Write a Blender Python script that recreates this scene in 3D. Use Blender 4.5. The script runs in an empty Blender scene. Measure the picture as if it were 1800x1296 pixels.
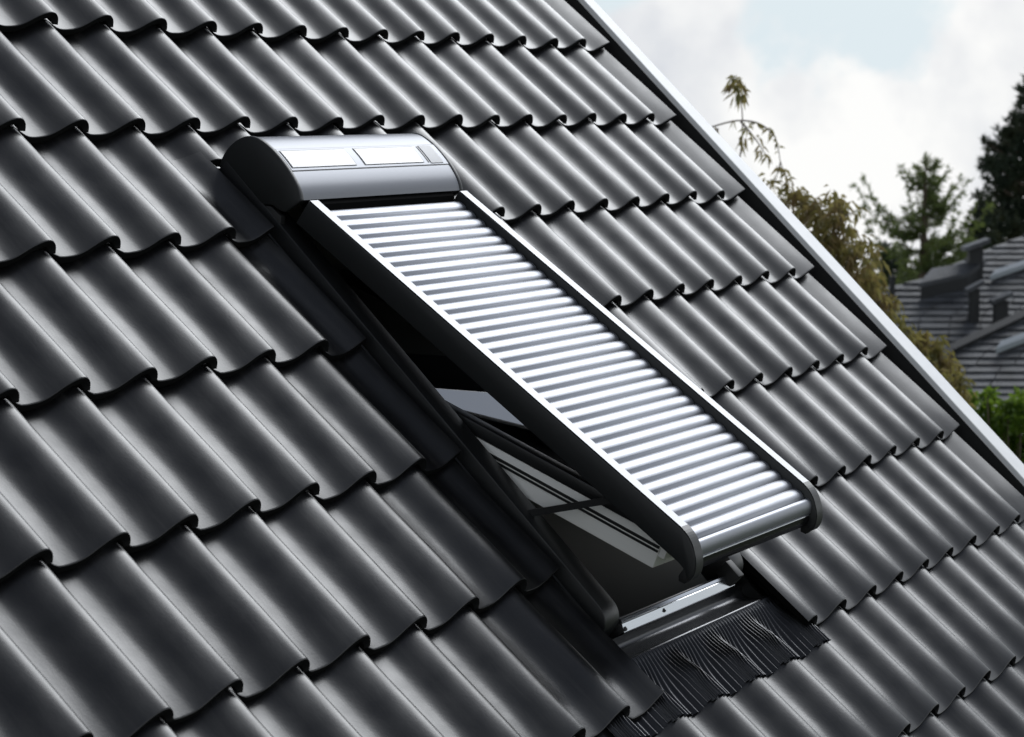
import bpy, bmesh, math, random
from math import sin, cos, tan, radians, pi, atan2, sqrt, exp
from mathutils import Vector, Matrix, noise

random.seed(11)
S = bpy.context.scene
COL = S.collection

# ------------------------------------------------------------------ camera
TH = radians(44.146)                      # roof pitch
CT, ST = cos(TH), sin(TH)
ORG = Vector((0, 0, 5.5))                 # roof origin: right hand end of one tile course
COURSE, PITCH = 0.34145, 0.2
cam_d = bpy.data.cameras.new("camera")
cam = bpy.data.objects.new("camera", cam_d)
COL.objects.link(cam)
CAM = Vector((-6.8568, -3.6034, 5.3096))
cx = Vector((0.4921, -0.8706, 0.0)); cy = Vector((0.0973, 0.0550, 0.9937)); cz = Vector((-0.8651, -0.4890, 0.1118))
mw = Matrix(((cx.x, cy.x, cz.x, CAM.x), (cx.y, cy.y, cz.y, CAM.y), (cx.z, cy.z, cz.z, CAM.z), (0, 0, 0, 1)))
cam.matrix_world = mw
cam_d.sensor_width = 36.0
cam_d.lens = 4171.7 / 1800 * 36.0
cam_d.clip_start = 0.05
cam_d.clip_end = 3000
cam_d.dof.use_dof = True
cam_d.dof.focus_distance = 5.3
cam_d.dof.aperture_fstop = 8.0
S.camera = cam

# ------------------------------------------------------------------ sky and sun
SUN_AZ, SUN_EL = radians(-2), radians(37)         # azimuth measured from +X towards +Y
sdir = Vector((cos(SUN_AZ) * cos(SUN_EL), sin(SUN_AZ) * cos(SUN_EL), sin(SUN_EL)))
world = bpy.data.worlds.new("World")
S.world = world
world.use_nodes = True
nt = world.node_tree
for n in list(nt.nodes): nt.nodes.remove(n)
def N(t, **kw):
    n = nt.nodes.new(t)
    for k, v in kw.items(): setattr(n, k, v)
    return n
L = nt.links.new
out = N('ShaderNodeOutputWorld'); bg = N('ShaderNodeBackground'); bg.inputs['Strength'].default_value = 0.066
tc = N('ShaderNodeTexCoord'); sep = N('ShaderNodeSeparateXYZ'); mx = N('ShaderNodeMath', operation='MAXIMUM'); mx.inputs[1].default_value = 0.03
cmb = N('ShaderNodeCombineXYZ')
L(tc.outputs['Generated'], sep.inputs[0]); L(sep.outputs['X'], cmb.inputs['X']); L(sep.outputs['Y'], cmb.inputs['Y'])
L(sep.outputs['Z'], mx.inputs[0]); L(mx.outputs[0], cmb.inputs['Z'])
sky = N('ShaderNodeTexSky', sky_type='NISHITA'); sky.sun_disc = False
sky.sun_elevation = SUN_EL; sky.sun_rotation = atan2(sdir.x, sdir.y)
sky.air_density = 1.0; sky.dust_density = 0.3; sky.ozone_density = 1.5
L(cmb.outputs[0], sky.inputs[0])
mp = N('ShaderNodeMapping'); mp.inputs['Location'].default_value = (3.1, 0.4, 7.7); mp.inputs['Scale'].default_value = (1, 1, 1.5)
L(tc.outputs['Generated'], mp.inputs[0])
nz = N('ShaderNodeTexNoise'); nz.inputs['Scale'].default_value = 7.5; nz.inputs['Detail'].default_value = 9; nz.inputs['Roughness'].default_value = 0.5
nz.inputs['Distortion'].default_value = 0.25
L(mp.outputs[0], nz.inputs['Vector'])
rmp = N('ShaderNodeValToRGB'); rmp.color_ramp.elements[0].position = 0.42; rmp.color_ramp.elements[1].position = 0.485
rmp.color_ramp.interpolation = 'EASE'
cv = N('ShaderNodeMath', operation='MULTIPLY_ADD'); cv.inputs[1].default_value = -0.26
L(mx.outputs[0], cv.inputs[0]); L(nz.outputs[0], cv.inputs[2]); L(cv.outputs[0], rmp.inputs[0])
nz2 = N('ShaderNodeTexNoise'); nz2.inputs['Scale'].default_value = 12; nz2.inputs['Detail'].default_value = 5
mp2 = N('ShaderNodeMapping'); mp2.inputs['Location'].default_value = (1.3, 5.2, 2.0)
L(tc.outputs['Generated'], mp2.inputs[0]); L(mp2.outputs[0], nz2.inputs['Vector'])
crm = N('ShaderNodeValToRGB'); crm.color_ramp.elements[0].position = 0.34; crm.color_ramp.elements[1].position = 0.56
crm.color_ramp.elements[0].color = (5.7, 5.95, 6.4, 1); crm.color_ramp.elements[1].color = (8.4, 8.4, 8.3, 1)
L(nz2.outputs[0], crm.inputs[0])
hz1 = N('ShaderNodeMath', operation='SUBTRACT'); hz1.inputs[0].default_value = 1.0; L(mx.outputs[0], hz1.inputs[1])
hz2 = N('ShaderNodeMath', operation='POWER'); hz2.inputs[1].default_value = 5.0; L(hz1.outputs[0], hz2.inputs[0])
hz3 = N('ShaderNodeMath', operation='MULTIPLY'); hz3.inputs[1].default_value = 0.92; L(hz2.outputs[0], hz3.inputs[0])
thin = N('ShaderNodeMixRGB'); L(hz3.outputs[0], thin.inputs[0]); thin.inputs[2].default_value = (5.6, 6.6, 7.45, 1)   # pale haze that thickens towards the horizon
mix = N('ShaderNodeMixRGB'); L(rmp.outputs[0], mix.inputs[0]); L(thin.outputs[0], mix.inputs[1]); L(crm.outputs[0], mix.inputs[2])
cir = N('ShaderNodeMixRGB'); cir.inputs[0].default_value = 0.25; cir.inputs[2].default_value = (2.2, 2.1, 1.95, 1)
hs = N('ShaderNodeHueSaturation'); hs.inputs['Saturation'].default_value = 0.6; L(sky.outputs[0], hs.inputs['Color']); L(hs.outputs[0], cir.inputs[1]); L(cir.outputs[0], thin.inputs[1])
L(mix.outputs[0], bg.inputs['Color']); L(bg.outputs[0], out.inputs[0])

sun_d = bpy.data.lights.new("sun", 'SUN'); sun = bpy.data.objects.new("sun", sun_d); COL.objects.link(sun)
sun_d.energy = 1.1; sun_d.angle = radians(33); sun_d.color = (0.95, 0.975, 1.0)
sun.rotation_euler = sdir.to_track_quat('Z', 'Y').to_euler(); sun.location = (0, 0, 30)

S.view_settings.view_transform = 'Standard'; S.view_settings.look = 'None'
S.view_settings.gamma = 1; S.view_settings.exposure = 0.84
S.render.film_transparent = False

# ------------------------------------------------------------------ materials
MATS = {}
def mat(name, color, rough=0.5, metal=0.0, ior=1.5, bump=None, vary=None, spec=0.5, coat=0.0, trans=None, rvar=None, aniso=0):
    """bump=(scale,strength,dist), vary=(scale,[colours]), rvar=(scale,lo,hi) ; all in object space"""
    m = bpy.data.materials.new(name); m.use_nodes = True
    t = m.node_tree; b = t.nodes['Principled BSDF']
    b.inputs['Base Color'].default_value = (*color, 1); b.inputs['Roughness'].default_value = rough
    b.inputs['Metallic'].default_value = metal; b.inputs['IOR'].default_value = ior
    b.inputs['Specular IOR Level'].default_value = spec; b.inputs['Coat Weight'].default_value = coat
    c = t.nodes.new('ShaderNodeTexCoord')
    src = c.outputs['Object']
    if vary:
        n = t.nodes.new('ShaderNodeTexNoise'); n.inputs['Scale'].default_value = vary[0]; n.inputs['Detail'].default_value = 4
        t.links.new(src, n.inputs['Vector'])
        r = t.nodes.new('ShaderNodeValToRGB'); cols = vary[1]
        els = r.color_ramp.elements
        while len(els) < len(cols): els.new(0.5)
        for k, cc in enumerate(cols):
            els[k].position = 0.3 + 0.4 * k / (len(cols) - 1); els[k].color = (*cc, 1)
        t.links.new(n.outputs[0], r.inputs[0]); t.links.new(r.outputs[0], b.inputs['Base Color'])
    if rvar:
        n = t.nodes.new('ShaderNodeTexNoise'); n.inputs['Scale'].default_value = rvar[0]; n.inputs['Detail'].default_value = 5
        t.links.new(src, n.inputs['Vector'])
        r = t.nodes.new('ShaderNodeMapRange'); r.inputs['From Min'].default_value = 0.3; r.inputs['From Max'].default_value = 0.7
        r.inputs['To Min'].default_value = rvar[1]; r.inputs['To Max'].default_value = rvar[2]
        t.links.new(n.outputs[0], r.inputs['Value']); t.links.new(r.outputs[0], b.inputs['Roughness'])
    if bump:
        n = t.nodes.new('ShaderNodeTexNoise'); n.inputs['Scale'].default_value = bump[0]; n.inputs['Detail'].default_value = 3
        t.links.new(src, n.inputs['Vector'])
        u = t.nodes.new('ShaderNodeBump'); u.inputs['Strength'].default_value = bump[1]; u.inputs['Distance'].default_value = bump[2]
        t.links.new(n.outputs[0], u.inputs['Height']); t.links.new(u.outputs[0], b.inputs['Normal'])
    if trans:
        tr = t.nodes.new('ShaderNodeBsdfTranslucent'); tr.inputs[0].default_value = (*trans[1], 1)
        ms = t.nodes.new('ShaderNodeMixShader'); ms.inputs[0].default_value = trans[0]
        o = t.nodes['Material Output']
        t.links.new(b.outputs[0], ms.inputs[1]); t.links.new(tr.outputs[0], ms.inputs[2]); t.links.new(ms.outputs[0], o.inputs[0])
    MATS[name] = m
    return m

def tile_material():
    m = mat('glazed_tile', (0.008, 0.008, 0.009), 0.3, ior=1.48, bump=(160, 0.06, 0.002), rvar=(14, 0.28, 0.37))
    t = m.node_tree; b = t.nodes['Principled BSDF']
    # every tile a touch different in tone, with faint dust in broad patches
    oi = t.nodes.new('ShaderNodeObjectInfo'); c = t.nodes.new('ShaderNodeTexCoord')
    ad = t.nodes.new('ShaderNodeVectorMath'); ad.operation = 'ADD'
    sc = t.nodes.new('ShaderNodeVectorMath'); sc.operation = 'SCALE'; sc.inputs['Scale'].default_value = 1.0
    cb = t.nodes.new('ShaderNodeCombineXYZ'); ml = t.nodes.new('ShaderNodeMath'); ml.operation = 'MULTIPLY'; ml.inputs[1].default_value = 50
    t.links.new(oi.outputs['Random'], ml.inputs[0]); t.links.new(ml.outputs[0], cb.inputs[0]); t.links.new(ml.outputs[0], cb.inputs[1])
    t.links.new(c.outputs['Object'], ad.inputs[0]); t.links.new(cb.outputs[0], ad.inputs[1])
    n = t.nodes.new('ShaderNodeTexNoise'); n.inputs['Scale'].default_value = 9; n.inputs['Detail'].default_value = 6; n.inputs['Roughness'].default_value = 0.6
    t.links.new(ad.outputs[0], n.inputs['Vector'])
    r = t.nodes.new('ShaderNodeValToRGB'); r.color_ramp.elements[0].position = 0.35; r.color_ramp.elements[1].position = 0.72
    r.color_ramp.elements[0].color = (0.004, 0.004, 0.0044, 1); r.color_ramp.elements[1].color = (0.0075, 0.0075, 0.008, 1)
    t.links.new(n.outputs[0], r.inputs[0])
    mr = t.nodes.new('ShaderNodeMapRange'); mr.inputs['To Min'].default_value = 0.8; mr.inputs['To Max'].default_value = 1.25
    t.links.new(oi.outputs['Random'], mr.inputs['Value'])
    mm = t.nodes.new('ShaderNodeMixRGB'); mm.blend_type = 'MULTIPLY'; mm.inputs[0].default_value = 1
    t.links.new(r.outputs[0], mm.inputs[1]); t.links.new(mr.outputs[0], mm.inputs[2])
    st = t.nodes.new('ShaderNodeMapping'); st.inputs['Scale'].default_value = (38, 3.2, 10); t.links.new(ad.outputs[0], st.inputs[0])
    dn = t.nodes.new('ShaderNodeTexNoise'); dn.inputs['Scale'].default_value = 1.0; dn.inputs['Detail'].default_value = 5; dn.inputs['Roughness'].default_value = 0.65
    t.links.new(st.outputs[0], dn.inputs['Vector'])
    dr = t.nodes.new('ShaderNodeValToRGB'); dr.color_ramp.elements[0].position = 0.5; dr.color_ramp.elements[1].position = 0.8
    dr.color_ramp.elements[1].color = (.6, .6, .6, 1); t.links.new(dn.outputs[0], dr.inputs[0])
    dm = t.nodes.new('ShaderNodeMixRGB'); dm.inputs[2].default_value = (.035, .034, .032, 1)
    t.links.new(dr.outputs[0], dm.inputs[0]); t.links.new(mm.outputs[0], dm.inputs[1]); t.links.new(dm.outputs[0], b.inputs['Base Color'])
    return m
M_TILE = tile_material()
M_EDGE = mat('matt_black_tile_edge', (0.006, 0.006, 0.006), 0.95, spec=0.08)
M_DECK = mat('roof_underlay', (0.012, 0.012, 0.012), 0.9)
M_SLAT = mat('anodised_slat', (0.315, 0.326, 0.354), 0.48, metal=1.0, rvar=(9, 0.46, 0.51))
M_HOOD = mat('lacquered_aluminium', (0.165, 0.171, 0.186), 0.44, metal=1.0, bump=(300, 0.02, 0.001))
M_RAIL = mat('rail_aluminium', (0.115, 0.118, 0.125), 0.35, metal=1.0)
M_CAP = mat('dark_grey_plastic', (0.017, 0.018, 0.018), 0.42, bump=(500, 0.05, 0.0006))
M_PANEL = mat('solar_panel_sky_sheen', (0.36, 0.365, 0.38), 0.25)  # sky reflection on the solar cells, painted in as a pale base colour
M_PGREY = mat('grey_sensor_panel', (0.20, 0.21, 0.235), 0.4)
M_VOID = mat('slot_shadow_black', (0.003, 0.003, 0.003), 1.0, spec=0.05)  # near-black that paints in the shade of the gap under the hood
M_BLACK = mat('black_rubber', (0.008, 0.008, 0.008), 0.6)
M_CLAD = mat('dark_cladding', (0.012, 0.0125, 0.013), 0.38, bump=(40, 0.03, 0.002))
M_FLASH = mat('dark_flashing_metal', (0.045, 0.046, 0.05), 0.26, metal=0.85, bump=(14, 0.12, 0.004))
M_BAR = mat('black_gloss_bar', (0.007, 0.007, 0.008), 0.2, ior=1.3, spec=.3)
M_APRON = mat('apron_metal', (0.04, 0.041, 0.044), 0.3, metal=0.85)
M_SILL = mat('bare_aluminium', (0.55, 0.57, 0.60), 0.18, metal=1.0, bump=(9, .05, .004))
M_WHITE = mat('white_painted_sash', (0.86, 0.85, 0.82), 0.45, bump=(60, 0.03, 0.001))
M_LINING = mat('grey_lining', (0.34, 0.335, 0.32), 0.6)
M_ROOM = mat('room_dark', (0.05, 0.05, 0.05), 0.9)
M_VERGE = mat('white_board_paint', (0.80, 0.80, 0.79), 0.5, bump=(30, 0.15, 0.003), vary=(12, [(0.80, 0.80, 0.79), (0.88, 0.88, 0.87)]))
M_WALL = mat('pale_render', (0.6, 0.58, 0.54), 0.9)
def glass():
    m = bpy.data.materials.new('window_glass'); m.use_nodes = True
    t = m.node_tree; b = t.nodes['Principled BSDF']
    b.inputs['Base Color'].default_value = (0.010, 0.012, 0.014, 1); b.inputs['Roughness'].default_value = 0.02; b.inputs['IOR'].default_value = 2.8
    return m
M_GLASS = glass()

# ------------------------------------------------------------------ helpers
def W(u, v, n): return ORG + Vector((u, v * CT - n * ST, v * ST + n * CT))
def mesh(name, verts, faces, m, smooth=None):
    me = bpy.data.meshes.new(name); me.from_pydata([tuple(v) for v in verts], [], faces); me.update()
    if m: me.materials.append(m)
    if smooth is not None:
        me.polygons.foreach_set('use_smooth', [True] * len(me.polygons))
        if smooth < 180: me.set_sharp_from_angle(angle=radians(smooth))
    return me
def link(name, me, parent=None, loc=(0, 0, 0), rot=(0, 0, 0)):
    o = bpy.data.objects.new(name, me); COL.objects.link(o)
    o.location = loc; o.rotation_euler = rot
    if parent: o.parent = parent
    return o
def tag(o, label=None, cat=None, group=None, kind=None):
    if label: o['label'] = label
    if cat: o['category'] = cat
    if group: o['group'] = group
    if kind: o['kind'] = kind
    return o
def bevelled(me, off, seg=2, ang=30):
    bm = bmesh.new(); bm.from_mesh(me)
    ed = [e for e in bm.edges if len(e.link_faces) == 2 and e.calc_face_angle(0) > radians(ang)]
    bmesh.ops.bevel(bm, geom=ed, offset=off, segments=seg, affect='EDGES', profile=0.5, clamp_overlap=True)
    bm.to_mesh(me); bm.free()
    me.polygons.foreach_set('use_smooth', [True] * len(me.polygons)); me.set_sharp_from_angle(angle=radians(35))
    return me
def prism(name, poly, u0, u1, m, off=(0, 0, 0), bev=0, smooth=None):
    """closed polygon of (v,n) extruded along u"""
    k = len(poly)
    vs = [(u0 - off[0], v - off[1], n - off[2]) for v, n in poly] + [(u1 - off[0], v - off[1], n - off[2]) for v, n in poly]
    fs = [tuple(range(k)), tuple(range(2 * k - 1, k - 1, -1))] + [(a, a + k, (a + 1) % k + k, (a + 1) % k) for a in range(k)]
    me = mesh(name, vs, fs, m, smooth)
    bm = bmesh.new(); bm.from_mesh(me); bmesh.ops.recalc_face_normals(bm, faces=bm.faces); bm.to_mesh(me); bm.free()
    if bev: bevelled(me, bev)
    return me
def box(name, lo, hi, m, off=(0, 0, 0), bev=0):
    return prism(name, [(lo[1], lo[2]), (hi[1], lo[2]), (hi[1], hi[2]), (lo[1], hi[2])], lo[0], hi[0], m, off, bev)
def spline(pts, k):
    """Catmull-Rom through pts, k samples per span"""
    P = [pts[0]] + list(pts) + [pts[-1]]; res = []
    for i in range(1, len(P) - 2):
        for s in range(k):
            t = s / k
            q = []
            for d in range(len(pts[0])):
                a, b, c, e = P[i - 1][d], P[i][d], P[i + 1][d], P[i + 2][d]
                q.append(0.5 * (2 * b + (c - a) * t + (2 * a - 5 * b + 4 * c - e) * t * t + (3 * b - a - 3 * c + e) * t ** 3))
            res.append(tuple(q))
    res.append(tuple(pts[-1])); return res

# ------------------------------------------------------------------ ground: a low hill that falls away beyond the gardens
def ground():
    rings = [0, 8, 16, 26, 38, 50, 58, 66, 76, 90, 120, 180, 300, 600, 1200]
    seg = 64; vs = [(0, 0, 0)]; fs = []
    for r in rings[1:]:
        for s in range(seg):
            a = 2 * pi * s / seg
            z = 0.0 if r <= 58 else -(r - 58) * 0.2
            x, y = r * cos(a), r * sin(a)
            vs.append((x, y, z + 0.15 * noise.noise(Vector((x * .06, y * .06, 0))) * (1 if r > 14 else 0)))
    for s in range(seg): fs.append((0, 1 + s, 1 + (s + 1) % seg))
    for k in range(len(rings) - 2):
        a = 1 + k * seg
        for s in range(seg): fs.append((a + s, a + seg + s, a + seg + (s + 1) % seg, a + (s + 1) % seg))
    m = mat('lawn', (0.06, 0.08, 0.03), 0.9, vary=(1.2, [(0.045, 0.065, 0.022), (0.08, 0.10, 0.04)]))
    o = link('ground', mesh('ground', vs, fs, m, 180)); tag(o, kind='structure')
ground()

# ------------------------------------------------------------------ the house with its tiled roof
house = link('tiled_house', None, loc=(0, 0, 0))
tag(house, 'house with a steep roof of dark glazed wavy tiles and a white verge board', 'house')
U0, U1, VE, VR = -7.4, 0.20, -4.10, 1.75          # roof extent
HOLE = (-2.50, -1.62, -1.95, -0.45)
def deck():
    vs = []; fs = []
    def slab(u0, u1, v0, v1, n0=-0.16, n1=-0.105):
        b = len(vs)
        vs.extend([(u, v, n) for n in (n0, n1) for u, v in ((u0, v0), (u1, v0), (u1, v1), (u0, v1))])
        fs.extend([tuple(b + q for q in f) for f in ((3, 2, 1, 0), (4, 5, 6, 7), (0, 1, 5, 4), (1, 2, 6, 5), (2, 3, 7, 6), (3, 0, 4, 7))])
    slab(U0, HOLE[0], VE, VR); slab(HOLE[1], U1 - 0.04, VE, VR)
    slab(HOLE[0], HOLE[1], VE, HOLE[2]); slab(HOLE[0], HOLE[1], HOLE[3], VR)
    return mesh('roof_deck', vs, fs, M_DECK)
roof = link('roof', deck(), house, ORG, (TH, 0, 0))

# tile section, x across (0 = right hand end of the roll), z height
PROF = [(-.216, -.0195), (-.203, -.0225), (-.188, -.0250), (-.170, -.0273), (-.150, -.0282), (-.132, -.0275), (-.116, -.0255), (-.101, -.0205), (-.088, -.0140), (-.075, -.0062),
        (-.063, .0008), (-.050, .0070), (-.038, .0112), (-.028, .0135), (-.018, .0142), (-.009, .0126), (-.0015, .0078), (.0035, .0010), (.0062, -.0075), (.0072, -.0165)]
PROF = [(x - .010 * max(0, min(1, (.0142 - z) / .042)) * (1 if x < -.03 else 0), .0142 + (z - .0142) * .76) for x, z in PROF]
PROF_S = spline(PROF, 2)
VPROF = [(-.012, -.0140), (.006, -.0180), (.024, -.0205), (.042, -.0212), (.058, -.0190), (.080, -.0128), (.105, -.0055), (.130, .0012), (.158, .0078)]
STEP, THK = 0.030, 0.0185
def prof_z(x):
    """height of the tile wave at u (periodic)"""
    x = ((x + .1925) % PITCH) - .1925      # the roll ends at +.0072
    for (a, za), (b, zb) in zip(PROF_S, PROF_S[1:]):
        if a <= x <= b: return za + (zb - za) * (x - a) / (b - a + 1e-9)
    return PROF_S[-1][1]
def tail(x, s, z):
    # the pan of each tile reaches a little further down the slope than its roll
    return .017 * max(0, min(1, (.014 - z) / .032)) * max(-.5, min(1, (x + .200) / .016)) if s < .03 and x < .3 else 0.0
def tile_mesh(name, prof, s0=0.0, s1=0.405, x0=-9, x1=9, wob=0.0, seed=0):
    pr = [p for p in prof if x0 <= p[0] <= x1]
    if x0 > -9: pr = [(x0, prof_z(x0))] + [p for p in pr if p[0] > x0 + 1e-4]
    if x1 < 9: pr = [p for p in pr if p[0] < x1 - 1e-4] + [(x1, prof_z(x1))]
    k = len(pr)
    # normals of section for the thickness
    nrm = []
    for i in range(k):
        a = pr[max(i - 1, 0)]; b = pr[min(i + 1, k - 1)]
        d = Vector((b[0] - a[0], b[1] - a[1])).normalized(); nrm.append((-d.y, d.x))
    rows = [(s0, -.0028), (s0 + .0012, -.0009), (s0 + .0042, 0.0), (s0 + .12, .0006), (s0 + .26, .0004), (s1, 0.0)]
    vs = []
    for s, dz in rows:
        for (x, z) in pr:
            w = wob * noise.noise(Vector((x * 14 + seed * 7.3, s * 9, seed * 1.7)))
            vs.append((x, s - tail(x, s, z), z - STEP * s / COURSE + dz + w))
    nr = len(rows)
    for s in (s0 + .0005, s1):
        for (x, z), (nx, nz_) in zip(pr, nrm):
            vs.append((x - nx * THK, s - tail(x, s, z), z - nz_ * THK - STEP * s / COURSE))
    fs = []; top = (nr - 2) * (k - 1)
    for r in range(1, nr - 1):
        for i in range(k - 1): fs.append((r * k + i, r * k + i + 1, (r + 1) * k + i + 1, (r + 1) * k + i))
    b0, b1 = nr * k, (nr + 1) * k
    for i in range(k - 1):
        fs.append((b0 + i + 1, b0 + i, b1 + i, b1 + i + 1))           # underside
        fs.append((i + 1, i, b0 + i, b0 + i + 1)); fs.append((i, i + 1, k + i + 1, k + i))    # tail edge and its arris
        fs.append(((nr - 1) * k + i, (nr - 1) * k + i + 1, b1 + i + 1, b1 + i))
    for i, flip in ((0, 0), (k - 1, 1)):
        loop = [r * k + i for r in range(nr)] + [b1 + i, b0 + i]
        fs.append(tuple(loop if flip else loop[::-1]))
    me = mesh(name, vs, fs, M_TILE, 48)
    me.materials.append(M_EDGE)                                       # edges and underside are matt black
    me.polygons.foreach_set('material_index', [0 if q < top else 1 for q in range(len(fs))])
    return me
TILES = [tile_mesh('roof_tile', PROF_S, wob=.0016, seed=k) for k in range(5)]
VTILES = [tile_mesh('verge_tile', spline(VPROF, 2), wob=.0012, seed=k + 9) for k in range(2)]
CUT_L = [tile_mesh('cut_tile', PROF_S, x1=-.052, wob=.0016, seed=k + 20) for k in range(2)]       # left of the window, roll sawn off
CUT_R = [tile_mesh('cut_tile', PROF_S, x0=-.058, wob=.0012, seed=k + 30) for k in range(2)]       # right of the window, only the roll left
CUT_T = tile_mesh('cut_tile', PROF_S, s0=.225, wob=.001, seed=41)                                 # above the shutter box
def two_mat(name, vs, fs, m, ang, srcs):
    me = mesh(name, vs, fs, m, ang); me.materials.append(M_EDGE)
    me.polygons.foreach_set('material_index', [p.material_index for s_ in srcs for p in s_.polygons])
    return me
def joined(a, b):
    off = len(a.vertices)
    vs = [v.co for v in a.vertices] + [v.co for v in b.vertices]
    return two_mat('cut_tile', vs, [tuple(p.vertices) for p in a.polygons] + [tuple(off + q for q in p.vertices) for p in b.polygons], M_TILE, 48, [a, b])
SHORT = [tile_mesh('roof_tile', PROF_S, s1=.330, wob=.001, seed=k + 50) for k in range(2)]
CUT_TL = joined(tile_mesh('t', PROF_S, s1=.2245, x1=-.052), CUT_T)
CUT_TR = joined(tile_mesh('t', PROF_S, s1=.2245, x0=-.058), CUT_T)
def place_tile(i, j):
    """returns (mesh, u, v) for column i (from the gable) and course j, or None where the window is"""
    u, v = -PITCH * i, -COURSE * j
    if i == -1: return random.choice(VTILES), 0.0, v
    if j == 7 and 8 <= i <= 12: return random.choice(SHORT), u, v
    if 2 <= j <= 6 and 8 <= i <= 12:
        if j == 2 and i in (8, 12): return (CUT_TL if i == 12 else CUT_TR), u, v
        if i == 12: return random.choice(CUT_L), u, v
        if i == 8: return random.choice(CUT_R), u, v
        if j == 2: return CUT_T, u, v
        return None
    return random.choice(TILES), u, v
far = []
for j in range(-5, 13):
    for i in range(-1, 36):
        p = place_tile(i, j)
        if not p: continue
        me, u, v = p
        if j >= 12 or v + 0.40 > VR + .25 or u - .2 < U0: continue
        near = (-1 <= j <= 8) and (i <= 21) and not (j == 8 and i > 16) and not (j == -1 and i > 16)
        loc = (u + random.uniform(-.002, .002), v + random.uniform(-.0035, .0035), random.uniform(-.0012, .0012))
        rot = (random.uniform(-.003, .004), random.uniform(-.012, .012), random.uniform(-.006, .006))
        if near: link(me.name.split('.')[0], me, roof, loc, rot)
        else: far.append((me, loc, rot))
vs = []; fs = []
for me, loc, rot in far:
    mt = Matrix.Translation(loc) @ Matrix.Rotation(rot[2], 4, 'Z'); b = len(vs)
    vs.extend([mt @ v.co for v in me.vertices]); fs.extend([tuple(b + q for q in p.vertices) for p in me.polygons])
tag(link('far_tiles', two_mat('far_tiles', vs, fs, M_TILE, 48, [f[0] for f in far]), roof), kind='stuff')

# white verge board with its shaded inner flank, and the dark soaker beneath it
def verge():
    vs = []; fs = []
    st = 40
    for k in range(st + 1):
        v = VE - .05 + (VR + .1 - VE) * k / st
        w = .092 - .020 * max(0, min(1.2, (v + .9) / 1.1))
        j = .0022 * noise.noise(Vector((0, v * 9, 3)))
        tp = .0185
        sec = [(.226 + j, -.16), (.226 + j, tp - .002), (.228 + j, tp), (.226 + w, tp + .001 + .4 * j), (.229 + w, tp - .003), (.229 + w, -.20), (.25, -.20)]
        vs.extend([(x, v, n) for x, n in sec])
    q = 7
    for k in range(st):
        for i in range(q - 1): fs.append((k * q + i, k * q + i + 1, (k + 1) * q + i + 1, (k + 1) * q + i))
        fs.append((k * q + q - 1, k * q, (k + 1) * q, (k + 1) * q + q - 1))
    fs.append(tuple(range(q))[::-1]); fs.append(tuple(range(st * q, st * q + q)))
    me = mesh('verge_board', vs, fs, M_VERGE, 25)
    bm = bmesh.new(); bm.from_mesh(me); bmesh.ops.recalc_face_normals(bm, faces=bm.faces); bm.to_mesh(me); bm.free()
    return me
link('verge_board', verge(), house, ORG, (TH, 0, 0))
def prism_uv():
    # dark lead gutter between the last tiles and the board
    sec = [(.135, -.085), (.165, -.080), (.200, -.075), (.2215, -.068), (.2235, .0022), (.2252, .0022), (.2252, -.10), (.135, -.10)]; k = len(sec)
    vs = [(x, v, n) for v in (VE, VR) for x, n in sec]
    return mesh('verge_soaker', vs, [tuple(range(k)), tuple(range(2 * k - 1, k - 1, -1))] + [(a, (a + 1) % k, (a + 1) % k + k, a + k) for a in range(k)], M_BLACK)
link('verge_soaker', prism_uv(), house, ORG, (TH, 0, 0))
# body of the house below the roof, back slope and ridge
ridge = W(0, VR, -.1); eave = W(0, VE + .3, -.16); yb = 2 * ridge.y - eave.y
def body():
    x0, x1 = U0 + .3, .02
    a, r, b = (eave.y, eave.z), (ridge.y, ridge.z - .08), (yb, eave.z)
    pr = [(a[0], -.3), (b[0], -.3), b, r, a]
    vs = [(x0, y, z) for y, z in pr] + [(x1, y, z) for y, z in pr]
    # gables and the two long walls; the two sloping sides stay open below the roof deck
    return mesh('wall', vs, [(0, 1, 2, 3, 4), (9, 8, 7, 6, 5), (0, 4, 9, 5), (1, 6, 7, 2)], M_WALL)
link('wall', body(), house)
bs = [(U0, ridge.y, ridge.z), (U1 + .04, ridge.y, ridge.z), (U1 + .04, yb + .25, eave.z - .2), (U0, yb + .25, eave.z - .2)]
link('back_slope', mesh('back_slope', bs + [(x, y, z - .08) for x, y, z in bs], [(0, 1, 2, 3), (7, 6, 5, 4), (0, 4, 5, 1), (1, 5, 6, 2), (2, 6, 7, 3), (3, 7, 4, 0)], M_TILE), house)

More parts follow.
